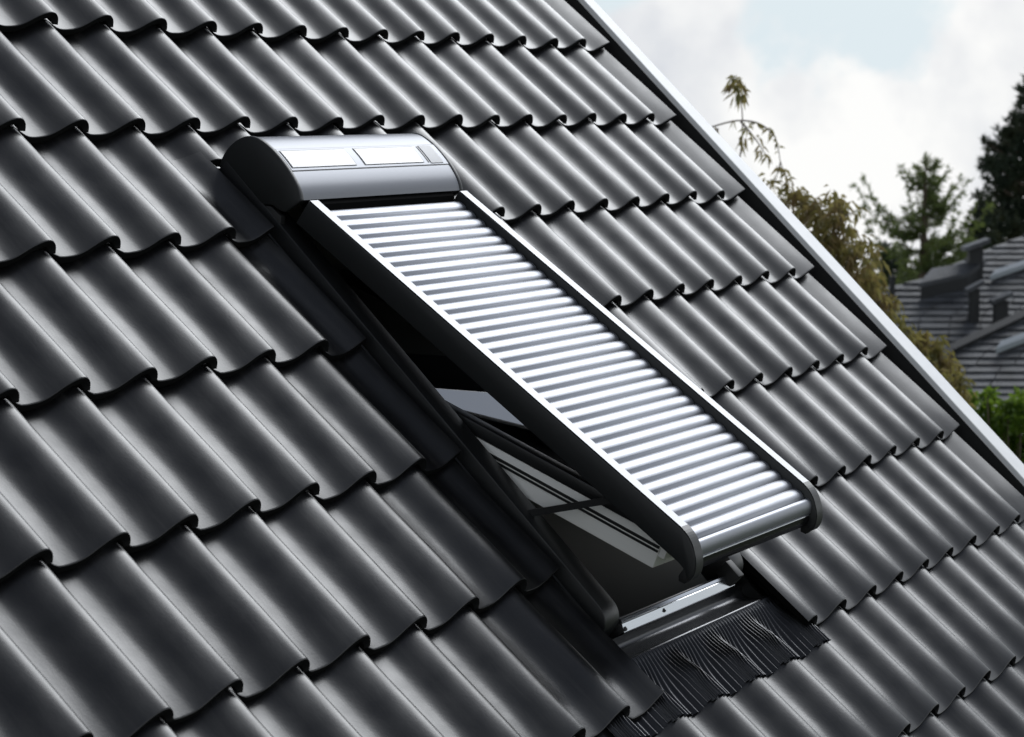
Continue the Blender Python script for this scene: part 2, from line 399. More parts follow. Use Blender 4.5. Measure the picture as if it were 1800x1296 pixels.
# ------------------------------------------------------------------ roof window
UC = -2.06
WB = (UC, -1.89, -.05)                              # base point of the window thing
win = link('roof_window', None, loc=W(*WB), rot=(TH, 0, 0))
tag(win, 'tilted-open roof window with white sash under the raised roller shutter', 'roof window')
def wpart(name, me, parent=win): return link(name, me, parent)
def rounded_side(top, n0=-.075, v_end=-1.868, v_top=-.47):
    pts = [(v_top, n0), (v_top, top)]
    r = .05
    pts += [(v_end + r, top)]
    for k in range(1, 9):
        a = k / 8 * pi / 2
        pts.append((v_end + r - r * sin(a), top - (r * 0.9) * (1 - cos(a))))
    pts += [(v_end, n0)]
    return pts
for s, (a, b) in enumerate(((-2.42, -2.352), (-1.768, -1.700))):
    o = wpart('frame_side', prism('frame_side', rounded_side(.006 if s == 0 else .010), a, b, M_CLAD, WB, .003))
    # upstand of the side flashing and gutter towards the tiles
    e = -2.424 if s == 0 else -1.696
    g = -2.50 if s == 0 else -1.62
    x0, x1 = min(e, g), max(e, g)
    vs = []
    sec = [(e, -.028), (e + (g - e) * .06, -.03), (e + (g - e) * .08, -.062), (e + (g - e) * .8, -.064), (g, -.058)]
    for v in (-.40, -1.2, -1.945): vs.extend([(x - WB[0], v - WB[1], n - WB[2]) for x, n in sec])
    fs = [(k * 5 + i, k * 5 + i + 1, k * 5 + 6 + i, k * 5 + 5 + i) for k in range(2) for i in range(4)]
    me = mesh('side_flashing', vs, fs, M_CLAD, 30)
    wpart('side_flashing', me)
wpart('frame_head', box('frame_head', (-2.352, -.53, -.09), (-1.768, -.47, -.002), M_CLAD, WB, .003))
# bottom frame with its bright sill strips
sill = [(-1.857, -.10), (-1.857, -.016), (-1.860, -.0125), (-1.8665, -.0135), (-1.868, -.0165), (-1.8695, -.0165), (-1.886, -.0255), (-1.8872, -.029), (-1.8875, -.10)]
wpart('sill', prism('sill', sill, -2.351, -1.769, M_SILL, WB, smooth=20))
wpart('screw_slot', box('screw_slot', (-2.150, -1.881, -.0235), (-2.146, -1.873, -.0175), M_BLACK, WB))
# flashing trough below the sill
tr = spline([(-1.888, -.031), (-1.889, -.048), (-1.897, -.059), (-1.913, -.058), (-1.930, -.044), (-1.940, -.034), (-1.944, -.033)], 4)
vs = []; fs = []
us = [-2.50, -2.44, -2.38, -2.2, -2.0, -1.80, -1.72, -1.655]
for u in us: vs.extend([(u - WB[0], v - WB[1], n - WB[2] + (.003 * noise.noise(Vector((u * 5, v * 20, 0))))) for v, n in tr])
k = len(tr)
for a in range(len(us) - 1):
    for i in range(k - 1): fs.append((a * k + i, a * k + i + 1, a * k + k + i + 1, a * k + k + i))
wpart('flashing_trough', mesh('flashing_trough', vs, fs, M_FLASH, 60))
wpart('corner_block', box('corner_block', (-1.800, -1.885, -.03), (-1.768, -1.835, .012), M_BLACK, WB, .004))
wpart('corner_block', box('corner_block', (-2.352, -1.885, -.06), (-2.335, -1.850, -.02), M_BLACK, WB, .004))

# pleated apron draped over the tiles below
def apron():
    ua, ub, va, vb = -2.70, -1.545, -1.944, -2.112
    per = .0152; npl = int((ub - ua) / per); nu = npl * 8; nv = 22
    vs = []; fs = []
    for b in range(nv + 1):
        t = b / nv
        for a in range(nu + 1):
            q = a / nu
            u = ua + (ub - ua) * q
            v = va + (vb - va) * t
            # pleats sweep sideways while they settle into the waves
            ph = ((u + .0075) % PITCH) / PITCH
            e = min(1, max(0, (t - .08) / .75)); e = e * e * (3 - 2 * e)
            shift = .020 * sin(2 * pi * (ph - .28)) * e + .022 * (1 - e)
            uu = u + shift
            s = v + 7 * COURSE
            hw = .045 - .036 * t
            zt = sum(prof_z(uu + hw * g / 4) for g in range(-4, 5)) / 9
            zt = max(zt, prof_z(uu) * .75 + zt * .25) - STEP * s / COURSE + .006
            z0 = -.033 - .010 * t
            side = max(0, min(1, (-2.50 - u) / .03), min(1, (u + 1.66) / .03))
            e = max(e, side); e2 = min(1, max(0, (t - .06) / .55)); e2 = e2 * e2 * (3 - 2 * e2)
            z = z0 + (zt - z0) * max(side, e2 if zt > z0 else e)
            amp = .0012 if t < .08 else .0020 + .0018 * t
            z += amp * cos(2 * pi * a / (4 if t < .075 else 8))
            vs.append((uu - WB[0], v - WB[1] - .004 * sin(6 * pi * ph) * t, z - WB[2]))
    w = nu + 1
    for b in range(nv):
        for a in range(nu): fs.append((b * w + a, b * w + w + a, b * w + w + a + 1, b * w + a + 1))
    return mesh('pleated_apron', vs, fs, M_APRON, 180)
ap = wpart('pleated_apron', apron())
tag(ap, 'pleated dark metal apron draped over the tiles')

# lining and the room seen through the gap
def liner(name, u0, u1, v0, v1, n0, n1): return wpart(name, box(name, (u0, v0, n0), (u1, v1, n1), M_LINING, WB))
liner('lining_board', -2.372, -2.353, -1.90, -.47, -.42, -.0755)
liner('lining_board', -1.767, -1.748, -1.90, -.47, -.42, -.0755)
liner('lining_board', -2.352, -1.768, -.49, -.471, -.42, -.0905)
liner('lining_board', -2.352, -1.768, -1.8565, -1.840, -.42, -.055)
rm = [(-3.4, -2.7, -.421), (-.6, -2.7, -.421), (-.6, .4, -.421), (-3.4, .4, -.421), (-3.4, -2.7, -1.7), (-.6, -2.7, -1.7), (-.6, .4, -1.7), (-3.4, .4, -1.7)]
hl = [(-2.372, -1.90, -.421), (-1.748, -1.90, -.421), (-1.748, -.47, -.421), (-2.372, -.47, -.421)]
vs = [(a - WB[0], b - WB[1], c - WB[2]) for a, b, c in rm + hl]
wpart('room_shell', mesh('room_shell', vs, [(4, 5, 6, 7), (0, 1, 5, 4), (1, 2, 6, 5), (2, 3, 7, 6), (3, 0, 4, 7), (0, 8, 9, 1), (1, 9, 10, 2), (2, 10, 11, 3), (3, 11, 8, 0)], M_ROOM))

# pivoted sash
BE = atan2(.402, 1.0)
def SA(u, w, h):
    """sash coordinates: w up along the sash from its lower end, h outwards"""
    v = -1.828 + w * cos(BE) + h * sin(BE); n = .118 - w * sin(BE) + h * cos(BE)
    return (u - WB[0], v - WB[1], n - WB[2])
def sbox(name, lo, hi, m, bev=0):
    vs = [SA(u, w, h) for h in (lo[2], hi[2]) for u, w in ((lo[0], lo[1]), (hi[0], lo[1]), (hi[0], hi[1]), (lo[0], hi[1]))]
    me = mesh(name, vs, [(3, 2, 1, 0), (4, 5, 6, 7), (0, 1, 5, 4), (1, 2, 6, 5), (2, 3, 7, 6), (3, 0, 4, 7)], m)
    bm = bmesh.new(); bm.from_mesh(me); bmesh.ops.recalc_face_normals(bm, faces=bm.faces); bm.to_mesh(me); bm.free()
    if bev: bevelled(me, bev)
    return me
SL = 1.27
sa, sb = -2.334, -1.786
sash = wpart('sash', sbox('sash_rail', (sa + .0605, 0, 0), (sb - .0605, .075, .0705), M_WHITE, .003))
link('stile', sbox('stile', (sa, 0, 0), (sa + .06, SL, .0705), M_WHITE, .003), sash)
link('stile', sbox('stile', (sb - .06, 0, 0), (sb, SL, .0705), M_WHITE, .003), sash)
link('top_rail', sbox('top_rail', (sa + .0605, SL - .07, 0), (sb - .0605, SL, .0705), M_WHITE, .003), sash)
for x0, x1, w0, w1 in ((sa - .003, sa + .035, -.006, SL), (sb - .035, sb + .003, -.006, SL), (sa + .0355, sb - .0355, -.006, .045), (sa + .0355, sb - .0355, SL - .05, SL)):
    link('sash_cladding', sbox('sash_cladding', (x0, w0, .071), (x1, w1, .100), M_CLAD, .003), sash)
link('glass', sbox('glass', (sa + .036, .046, .072), (sb - .036, SL - .051, .088), M_GLASS), sash)
for h0, h1 in ((.038, .043), (.047, .053)):
    link('gasket', sbox('gasket', (sa - .004, .002, h0), (sa - .0005, SL - .3, h1), M_BLACK), sash)
link('sash_foot', sbox('sash_foot', (sa, -.0165, .03), (sb, -.0005, .07), M_WHITE, .002), sash)

# ------------------------------------------------------------------ roller shutter
SB = (UC, -.55, -.02)
shut = link('roller_shutter', None, loc=W(*SB), rot=(TH, 0, 0))
tag(shut, 'dark grey roller shutter with silver slats propped open above the roof window', 'roller shutter')
def spart(name, me, parent=shut): return link(name, me, parent)
hood_out = [(-.468, -.019), (-.460, .004), (-.4575, .030), (-.4625, .058), (-.476, .084), (-.500, .1015), (-.535, .110), (-.575, .1115), (-.612, .1085), (-.644, .102), (-.664, .094), (-.679, .0845)]
HS = spline(hood_out, 4)
top_i = [p for p in HS]
hood_poly = HS + [(-.676, .081), (-.668, .060), (-.640, .045), (-.56, -.015)]
HU0, HU1 = -2.405, -1.715
# recess for the panels is a band let into the hood: the hood skin is built in three lengths of section
def seg_band(v0, v1): return [p for p in HS if v1 <= p[0] <= v0]
hood = spart('hood', prism('hood', hood_poly, HU0, HU1, M_HOOD, SB, smooth=28))
def on_hood(v):
    for a, b in zip(HS, HS[1:]):
        if b[0] <= v <= a[0] and a[1] > .04: return a[1] + (b[1] - a[1]) * (v - a[0]) / (b[0] - a[0] - 1e-9)
    return .11
def patch(name, u0, u1, v0, v1, h0, h1, m, parent, bev=0):
    """thin slab following the hood surface between v0 and v1"""
    k = 6; tp = [(v0 + (v1 - v0) * i / k) for i in range(k + 1)]
    poly = [(v, on_hood(v) + h1) for v in tp] + [(v, on_hood(v) + h0) for v in tp[::-1]]
    return link(name, prism(name, poly, u0, u1, m, SB, bev, smooth=30), parent)
patch('panel_bed', -2.404, -1.716, -.5445, -.6095, -.001, .0012, M_HOOD, hood)
patch('panel_seam', HU0 + .001, HU1 - .001, -.6098, -.6118, -.001, .0009, M_BLACK, hood)
patch('panel_seam', HU0 + .001, HU1 - .001, -.5425, -.5442, -.001, .0009, M_CAP, hood)
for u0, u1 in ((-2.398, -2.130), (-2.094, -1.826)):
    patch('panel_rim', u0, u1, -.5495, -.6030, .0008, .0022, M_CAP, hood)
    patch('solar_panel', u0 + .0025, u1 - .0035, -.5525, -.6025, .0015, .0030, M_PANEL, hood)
patch('panel_rim', -1.806, -1.801, -.5495, -.6030, .0008, .0022, M_CAP, hood)
patch('sensor_panel', -1.795, -1.738, -.5475, -.6060, .0008, .0026, M_PGREY, hood)
cap = [(v, n) for v, n in HS]
def grow(poly, d, c=(-.57, .045)):
    return [(v + d * (v - c[0]) / sqrt((v - c[0]) ** 2 + (n - c[1]) ** 2), n + d * (n - c[1]) / sqrt((v - c[0]) ** 2 + (n - c[1]) ** 2)) for v, n in poly]
cap_poly = grow(HS, .0028) + [(-.6675, .034), (-.648, .024), (-.632, .022), (-.588, -.020), (-.475, -.022)]
for a, b in ((-2.4195, -2.4055), (-1.7145, -1.7005)):
    spart('end_cap', prism('end_cap', cap_poly, a, b, M_CAP, SB, .0035), hood)
for a, b in ((-2.418, -2.40), (-1.72, -1.702)):
    spart('bracket', prism('bracket', [(-.478, -.05), (-.478, -.0235), (-.586, -.0225), (-.630, .016), (-.665, .020), (-.70, -.02), (-.70, -.05)], a, b, M_BLACK, SB, .002), shut)
# the swung-out curtain
AL = atan2(.1525, 1.0)
def SH(u, w, h):
    return (u - SB[0], -.687 - w * cos(AL) + h * sin(AL) - SB[1], .094 + w * sin(AL) + h * cos(AL) - SB[2])
def sh_prism(name, poly, u0, u1, m, bev=0, smooth=None):
    k = len(poly)
    vs = [SH(u0, w, h) for w, h in poly] + [SH(u1, w, h) for w, h in poly]
    fs = [tuple(range(k)), tuple(range(2 * k - 1, k - 1, -1))] + [(a, a + k, (a + 1) % k + k, (a + 1) % k) for a in range(k)]
    me = mesh(name, vs, fs, m, smooth)
    bm = bmesh.new(); bm.from_mesh(me); bmesh.ops.recalc_face_normals(bm, faces=bm.faces); bm.to_mesh(me); bm.free()
    if bev: bevelled(me, bev)
    return me
def wh(v, n):
    dv, dn = -.687 - v, n - .094
    return (dv * cos(AL) + dn * sin(AL), -dv * sin(AL) + dn * cos(AL))
END = [(1.150, 0), (1.168, -.0025), (1.186, -.009), (1.203, -.020), (1.217, -.033), (1.227, -.048), (1.232, -.063), (1.231, -.076)]
ENDS = spline(END, 3)
rail_poly = [(.004, -.062), (.004, 0.0)] + [(w, 0.0) for w in (.3, .6, .9)] + ENDS + [(1.222, -.078), (1.212, -.068), (1.19, -.064)]
for side, (a, b) in enumerate(((-2.410, -2.3735), (-1.7465, -1.710))):
    r = spart('guide_rail', sh_prism('guide_rail', rail_poly, a, b, M_CAP, .0035))
    fp = [(.006, .0002), (.006, .0022)] + [(w, .0022) for w in (.3, .6, .9)] + [(1.150, .0022), (1.150, .0002)]
    link('rail_face', sh_prism('rail_face', fp, a + .002, b - .002, M_RAIL), r)
    ec = [(w, h) for w, h in ENDS]
    ecp = [(w, h + .0022) if w < 1.2 else (w + .0022, h) for w, h in ec]
    link('rail_end', sh_prism('rail_end', ecp + ec[::-1], a + .001, b - .001, M_CAP), r)
    link('hook', sh_prism('hook', [(1.205, -.064), (1.230, -.074), (1.226, -.094), (1.212, -.098), (1.205, -.088)], a + .006, b - .010, M_BLACK, .002), r)
NS, SP = 33, .0351
def slat_mesh():
    poly = []
    for k in range(11):
        x = k / 10
        poly.append((x * (SP - .0008), -.0005 - .0072 * (abs(1.85 * x - .85) ** 2.3)))
    poly += [(SP - .0008, -.013), (0, -.013)]
    kk = len(poly)
    # local coordinates: x along u, y = -w, z = h ; tips rounded a little
    us = [-2.3755, -2.3725, -1.7515, -1.7475]
    sc = [.72, 1, 1, .5]
    vs = [(u - UC, -w, (h + .013) * s - .013) for u, s in zip(us, sc) for w, h in poly]
    fs = [tuple(range(kk)), tuple(range(4 * kk - 1, 3 * kk - 1, -1))]
    for c in range(3): fs += [(c * kk + a, c * kk + kk + a, c * kk + kk + (a + 1) % kk, c * kk + (a + 1) % kk) for a in range(kk)]
    me = mesh('slat', vs, fs, M_SLAT, 40)
    bm = bmesh.new(); bm.from_mesh(me); bmesh.ops.recalc_face_normals(bm, faces=bm.faces); bm.to_mesh(me); bm.free()
    return me
SLAT = slat_mesh()
for k in range(NS):
    w = .018 + k * SP
    p = SH(UC, w, -.0155)
    link('slat', SLAT, shut, (p[0], p[1], p[2] + random.uniform(-.0004, .0004)), (-AL + random.uniform(-.012, .012), 0, 0))
link('curtain_back', sh_prism('curtain_back', [(.004, -.0285), (1.17, -.0285), (1.17, -.034), (.004, -.034)], -2.373, -1.747, M_BLACK), shut)
link('curtain_slot_shadow', prism('curtain_slot_shadow', [(-.670, .079), (-.690, .079), (-.702, .066), (-.69, .05), (-.66, .055)], -2.372, -1.748, M_VOID, SB), shut)  # added black block standing in for the shadow between hood and slats
# bottom bar: rounded nose under the last slat
nt_ = spline([(1.1765, -.0235), (1.180, -.0195), (1.187, -.0185), (1.195, -.0230), (1.202, -.0315), (1.2065, -.0425)], 3) + [(1.2065, -.0455), (1.19, -.0455), (1.1765, -.030)]
spart('end_slat', sh_prism('end_slat', nt_, -2.373, -1.747, M_SLAT, smooth=50))
nose = spline([(1.2070, -.0475), (1.2125, -.0560), (1.2155, -.0660), (1.2150, -.0755)], 3) + [(1.206, -.0765), (1.18, -.062), (1.18, -.0475)]
spart('bottom_bar', sh_prism('bottom_bar', nose, -2.373, -1.747, M_BAR, smooth=50))
spart('bar_edge_highlight', sh_prism('bar_edge_highlight', [(1.2058, -.0460), (1.2085, -.0452), (1.2100, -.0468), (1.2080, -.0474)], -2.368, -1.752, M_SILL), shut)  # bright strip added to draw the highlight along the gap edge
# stays that hold the curtain away from the frame
for u in (-2.385, -1.748):
    p0, p1 = Vector((u - SB[0], -1.552 - SB[1], -.008 - SB[2])), Vector((u - SB[0], -1.672 - SB[1], .178 - SB[2]))
    d = (p1 - p0).normalized(); q = Vector((1, 0, 0)); r_ = d.cross(q)
    vs = []
    for p in (p0, p1):
        for a, b in ((-1, -1), (1, -1), (1, 1), (-1, 1)): vs.append(p + q * a * .004 + r_ * b * .0075)
    spart('stay_arm', mesh('stay_arm', vs, [(3, 2, 1, 0), (4, 5, 6, 7), (0, 1, 5, 4), (1, 2, 6, 5), (2, 3, 7, 6), (3, 0, 4, 7)], M_BLACK))

# ------------------------------------------------------------------ background: places found along sight lines
FH = Vector((.8651, .4890, 0)).normalized(); RH = Vector((.4921, -.8706, 0)).normalized()
def at(px, py, D):
    d = cx * ((px - 900) / 4171.7) + cy * ((648 - py) / 4171.7) - cz
    return CAM + d * (D / d.dot(FH))
def on_plane(px, py, p0, nrm):
    d = cx * ((px - 900) / 4171.7) + cy * ((648 - py) / 4171.7) - cz
    return CAM + d * ((p0 - CAM).dot(nrm) / d.dot(nrm))

M_SHING = mat('grey_shingle', (0.12, 0.13, 0.14), 0.6, vary=(5, [(0.022, 0.024, 0.027), (0.05, 0.054, 0.06), (0.09, 0.096, 0.105)]), bump=(30, .4, .01))
M_SHDK = mat('dark_roof_trim', (0.02, 0.021, 0.022), 0.7)
M_SKYL = mat('skylight_glass', (0.30, 0.33, 0.35), 0.15)
nb_p = at(1700, 560, 27)
nb = link('neighbour_house', None, loc=(nb_p.x, nb_p.y, 0))
tag(nb, 'grey shingled house with chimney, roof vents and skylights beyond the garden trees', 'house')
NBO = Vector((nb_p.x, nb_p.y, 0))
def nmesh(name, vs, fs, m): return mesh(name, [Vector(v) - NBO for v in vs], fs, m)
PT = radians(27)
# slope facing the camera
nF = (-FH * sin(PT) + Vector((0, 0, 1)) * cos(PT)); up_s = (FH * cos(PT) + Vector((0, 0, 1)) * sin(PT))
P0 = at(1700, 690, 25.0)
def roof_face(name, pts, p0, course, parent, courses=True):
    """roof slope bounded by pixel corners; its shingle courses are laid as separate lapped strips"""
    poly = [on_plane(x, y, p0, nF) for x, y in pts]
    loc = [((q - p0).dot(RH), (q - p0).dot(up_s)) for q in poly]
    base = link(name, nmesh(name, poly + [q - nF * .12 for q in poly], [tuple(range(len(poly))), tuple(range(2 * len(poly) - 1, len(poly) - 1, -1))] +
                [(i, i + len(poly), (i + 1) % len(poly) + len(poly), (i + 1) % len(poly)) for i in range(len(poly))], M_SHDK), parent)
    t0, t1 = min(b for a, b in loc), max(b for a, b in loc)
    t = t0
    while t < t1 - .02:
        lo, hi = t, min(t + course, t1)
        def span(y):
            xs = []
            for (a, b), (c, d) in zip(loc, loc[1:] + loc[:1]):
                if (b - y) * (d - y) <= 0 and abs(d - b) > 1e-6: xs.append(a + (c - a) * (y - b) / (d - b))
            return (min(xs), max(xs)) if len(xs) > 1 else None
        a = span(lo + 1e-4); b = span(hi - 1e-4)
        if a and b:
            n_seg = max(1, int((a[1] - a[0]) / .32)); vs = []; fs = []
            jit = [random.uniform(0, .012) for _ in range(n_seg)]
            for k in range(n_seg):
                xa, xb = a[0] + (a[1] - a[0]) * k / n_seg, a[0] + (a[1] - a[0]) * (k + 1) / n_seg - .012
                ya, yb_ = b[0] + (b[1] - b[0]) * k / n_seg, b[0] + (b[1] - b[0]) * (k + 1) / n_seg - .012
                c0 = len(vs); h = .028 + jit[k] * .6
                q = [p0 + RH * xa + up_s * (lo - jit[k]) + nF * h, p0 + RH * xb + up_s * (lo - jit[k]) + nF * h, p0 + RH * yb_ + up_s * hi + nF * .012, p0 + RH * ya + up_s * hi + nF * .012,
                     p0 + RH * xa + up_s * (lo - jit[k]) + nF * .003, p0 + RH * xb + up_s * (lo - jit[k]) + nF * .003]
                vs += q; fs += [(c0, c0 + 1, c0 + 2, c0 + 3), (c0 + 4, c0 + 5, c0 + 1, c0), (c0 + 4, c0, c0 + 3), (c0 + 1, c0 + 5, c0 + 2)]
            link('shingle_course', nmesh('shingle_course', vs, fs, M_SHING), base)
        t += course
    return base
main = roof_face('roof', [(1380, 700), (2050, 700), (2050, 330), (1830, 405), (1730, 442), (1610, 497), (1480, 520), (1400, 560)], P0, .135, nb)
# lower wing in front, its hip edge rising to the right
P1 = at(1740, 720, 22.0)
wing = roof_face('wing_roof', [(1560, 790), (2050, 790), (2050, 450), (1810, 555), (1668, 622), (1600, 700)], P1, .125, nb)
def bar_between(name, a, b, w, h, m, parent):
    d = (b - a).normalized(); sx = d.cross(nF).normalized(); vs = []
    for p in (a, b):
        for s, t in ((-1, 0), (1, 0), (1, 1), (-1, 1)): vs.append(p + sx * s * w / 2 + nF * t * h)
    return link(name, nmesh(name, vs, [(3, 2, 1, 0), (4, 5, 6, 7), (0, 1, 5, 4), (1, 2, 6, 5), (2, 3, 7, 6), (3, 0, 4, 7)], m), parent)
def hip(pts, p0, parent):
    q = [on_plane(x, y, p0, nF) + nF * .03 for x, y in pts]
    for a, b in zip(q, q[1:]): bar_between('hip_capping', a, b, .09, .04, M_SHDK, parent)
hip([(1600, 700), (1668, 622), (1810, 555), (2050, 450)], P1, wing)
def post(name, px, py0, py1, wpx, p0, m, parent, cap=None, depth=None):
    """upright standing on the slope at (px,py1), rising to py0"""
    b = on_plane(px, py1, p0, nF); D = (b - CAM).dot(FH); top = at(px, py0, D)
    w = wpx / 4171.7 * D / 2; dp = depth or w
    vs = []
    for z in (b.z - .15, top.z):
        for s, t in ((-1, -1), (1, -1), (1, 1), (-1, 1)): vs.append(Vector((b.x, b.y, z)) + RH * s * w + FH * t * dp)
    fq = [(3, 2, 1, 0), (4, 5, 6, 7), (0, 1, 5, 4), (1, 2, 6, 5), (2, 3, 7, 6), (3, 0, 4, 7)]
    o = link(name, nmesh(name, vs, fq, m), parent)
    if cap:
        cw = cap / 4171.7 * D / 2; vs = []
        for z0, z1 in ((top.z + .002, top.z + .05),):
            for z, lean in ((z0, 0), (z1, 0)):
                for s, t in ((-1, -1), (1, -1), (1, 1), (-1, 1)): vs.append(Vector((b.x, b.y, z + s * .05)) + RH * s * cw + FH * t * (dp + cw - w))
        link('cap', nmesh('cap', vs, fq, M_SHING), o)
    return o
post('chimney', 1713, 434, 490, 24, P0, M_SHDK, nb, cap=44)
post('roof_vent', 1711, 508, 566, 17, P0, M_SHDK, nb, cap=30)
post('roof_vent', 1758, 528, 578, 23, P0, M_SHDK, nb, cap=36)
post('roof_vent', 1568, 484, 522, 9, P0, M_SHDK, nb)
# flat dormer with overhanging lid below the chimney
def dormer(a, b, c, d, lift, p0, name, mtop, parent):
    q = [on_plane(x, y, p0, nF) for x, y in (a, b, c, d)]
    vs = q + [p + Vector((0, 0, lift)) for p in q]
    o = link(name, nmesh(name, vs, [(3, 2, 1, 0), (0, 1, 5, 4), (1, 2, 6, 5), (2, 3, 7, 6), (3, 0, 4, 7), (4, 5, 6, 7)], M_SHDK), parent)
    ctr = sum(vs[4:], Vector()) / 4
    tv = [ctr + (p - ctr) * 1.08 + Vector((0, 0, .004)) for p in vs[4:]]; tv2 = [p + Vector((0, 0, .05)) for p in tv]
    link('lid', nmesh('lid', tv + tv2, [(3, 2, 1, 0), (0, 1, 5, 4), (1, 2, 6, 5), (2, 3, 7, 6), (3, 0, 4, 7), (4, 5, 6, 7)], mtop), o)
dormer((1618, 530), (1700, 512), (1728, 490), (1640, 505), .16, P0, 'dormer', M_SHING, nb)
dormer((1744, 500), (1830, 470), (1838, 460), (1752, 489), .05, P0, 'skylight', M_SKYL, nb)
dormer((1754, 630), (1840, 597), (1848, 586), (1762, 617), .05, P1, 'skylight', M_SKYL, nb)
# walls of the neighbour house
def nwall(x0, x1, D0, D1, pz, name):
    a, b = at(x0, 700, D0), at(x1, 700, D0); c, d = at(x1, 700, D1), at(x0, 700, D1)
    vs = [Vector((p.x, p.y, z)) for z in (-.3, pz) for p in (a, b, c, d)]
    link(name, nmesh(name, vs, [(3, 2, 1, 0), (4, 5, 6, 7), (0, 1, 5, 4), (1, 2, 6, 5), (2, 3, 7, 6), (3, 0, 4, 7)], M_WALL), nb)
nwall(1420, 2040, 25.6, 31, P0.z - .2, 'wall'); nwall(1640, 2040, 22.4, 25.4, P1.z - .25, 'wall')

# ------------------------------------------------------------------ trees and shrubs
def leafmat(name, cols, tcol, tw=.35, rough=.5, scale=6):
    return mat(name, cols[1], rough, vary=(scale, cols), trans=(tw, tcol))
M_PEACH = leafmat('autumn_leaf', [(0.06, 0.085, 0.022), (0.15, 0.135, 0.04), (0.20, 0.115, 0.06), (0.12, 0.14, 0.04)], (0.34, 0.30, 0.09), .40, .45, 7)
M_SPRUCE = leafmat('spruce_needle', [(0.035, 0.06, 0.022), (0.08, 0.115, 0.035), (0.14, 0.17, 0.055)], (0.22, 0.28, 0.07), .35, .6, 2.5)
M_DARKC = leafmat('dark_needle', [(0.014, 0.026, 0.017), (0.028, 0.045, 0.024), (0.065, 0.07, 0.03)], (0.04, 0.05, 0.02), .15, .7, 1.5)
M_BUSH = leafmat('bright_leaf', [(0.04, 0.09, 0.012), (0.08, 0.15, 0.018), (0.12, 0.19, 0.025)], (0.22, 0.34, 0.03), .4, .35, 9)
M_BARK = mat('bark', (0.10, 0.075, 0.055), 0.85, bump=(25, .5, .01))
class MB:
    def __init__(s): s.v = []; s.f = []
    def leaf(s, p, d, w, l, fold=None, droop=0.0):
        """leaf blade: pointed, two quads, bent at mid length"""
        d = d.normalized(); q = d.cross(fold or Vector((random.gauss(0, 1), random.gauss(0, 1), random.gauss(0, 1))))
        if q.length < 1e-4: q = Vector((1, 0, 0))
        q.normalize(); k = len(s.v)
        m = p + d * l * .45; e = p + d * l + Vector((0, 0, -droop * l))
        s.v += [p, m + q * w / 2, e, m - q * w / 2]; s.f += [(k, k + 1, k + 2), (k, k + 2, k + 3)]
    def tube(s, a, b, r0, r1, n=5):
        d = (b - a).normalized(); q = d.orthogonal().normalized(); t = d.cross(q); k = len(s.v)
        for p, r in ((a, r0), (b, r1)):
            for i in range(n): s.v.append(p + (q * cos(2 * pi * i / n) + t * sin(2 * pi * i / n)) * r)
        for i in range(n): s.f.append((k + i, k + (i + 1) % n, k + n + (i + 1) % n, k + n + i))
    def path(s, pts, r0, r1, n=5):
        k = len(s.v); m = len(pts)
        for i, p in enumerate(pts):
            d = (pts[min(i + 1, m - 1)] - pts[max(i - 1, 0)])
            d = d.normalized() if d.length > 1e-6 else Vector((0, 0, 1))
            q = d.cross(Vector((.31, .87, .38))).normalized(); t = d.cross(q); r = r0 + (r1 - r0) * i / (m - 1)
            for a in range(n): s.v.append(p + (q * cos(2 * pi * a / n) + t * sin(2 * pi * a / n)) * r)
        for i in range(m - 1):
            for a in range(n): s.f.append((k + i * n + a, k + i * n + (a + 1) % n, k + i * n + n + (a + 1) % n, k + i * n + n + a))
    def build(s, name, m, parent, org, smooth=None): return link(name, mesh(name, [v - org for v in s.v], s.f, m, smooth), parent)
def rnd(s=1.0): return Vector((random.gauss(0, s), random.gauss(0, s), random.gauss(0, s)))
def tree_root(name, p, label, cat='tree'):
    o = link(name, None, loc=(p.x, p.y, 0)); tag(o, label, cat); return o, Vector((p.x, p.y, 0))

# --- small tree with long drooping olive and rust leaves just past the verge
DP = 13.0; pxm = DP / 4171.7
base = at(1400, 600, DP)
pt_root, PO = tree_root('drooping_leaf_tree', base, 'small tree with drooping olive and rust leaves showing past the white verge board')
lv, wd = MB(), MB()
def tuft(p, n, sz=1.0, spread=.03):
    sz *= 1.25; n = max(3, int(n * .7))
    """spray of leaves hanging from a twig tip"""
    for _ in range(n):
        a = random.uniform(0, 2 * pi); o = Vector((cos(a), sin(a), 0))
        st = p + rnd(.35 * spread)
        d = o * random.uniform(.25, .9) + Vector((0, 0, random.uniform(-1.1, .15)))
        lv.leaf(st, d, .014 * sz * random.uniform(.8, 1.3), .055 * sz * random.uniform(.7, 1.25), droop=.35)
def twig(pts_px, leaves, r0=.006, sz=1.0, dj=.15):
    """a twig along pixel way-points (x, y), with leaf tufts at the listed fractions"""
    dd = random.uniform(-dj, dj)
    P = [at(x, y, DP + dd + .02 * i) for i, (x, y) in enumerate(pts_px)]
    P = [Vector(q) for q in spline([tuple(p) for p in P], 5)]
    wd.path(P, r0, .0018, 4)
    for fr, n in leaves:
        tuft(P[min(len(P) - 1, int(fr * (len(P) - 1)))], n, sz)
twig([(1290, 330), (1303, 260), (1305, 210), (1302, 175), (1296, 145), (1288, 135)], [(.76, 7), (.84, 9), (.90, 9), (.95, 10), (1, 10)], sz=.75)
for _ in range(16): tuft(at(1297 + random.gauss(0, 6), random.uniform(140, 172), DP), 3, .9, .02)
twig([(1230, 232), (1262, 220), (1300, 212), (1335, 218), (1360, 238), (1368, 262), (1372, 285), (1382, 310), (1388, 325)],
     [(.05, 6), (.12, 8), (.2, 4), (.3, 6), (.36, 8), (.46, 7), (.52, 6), (.6, 5), (.82, 9), (.9, 12), (.95, 10), (1, 12)], sz=.75)
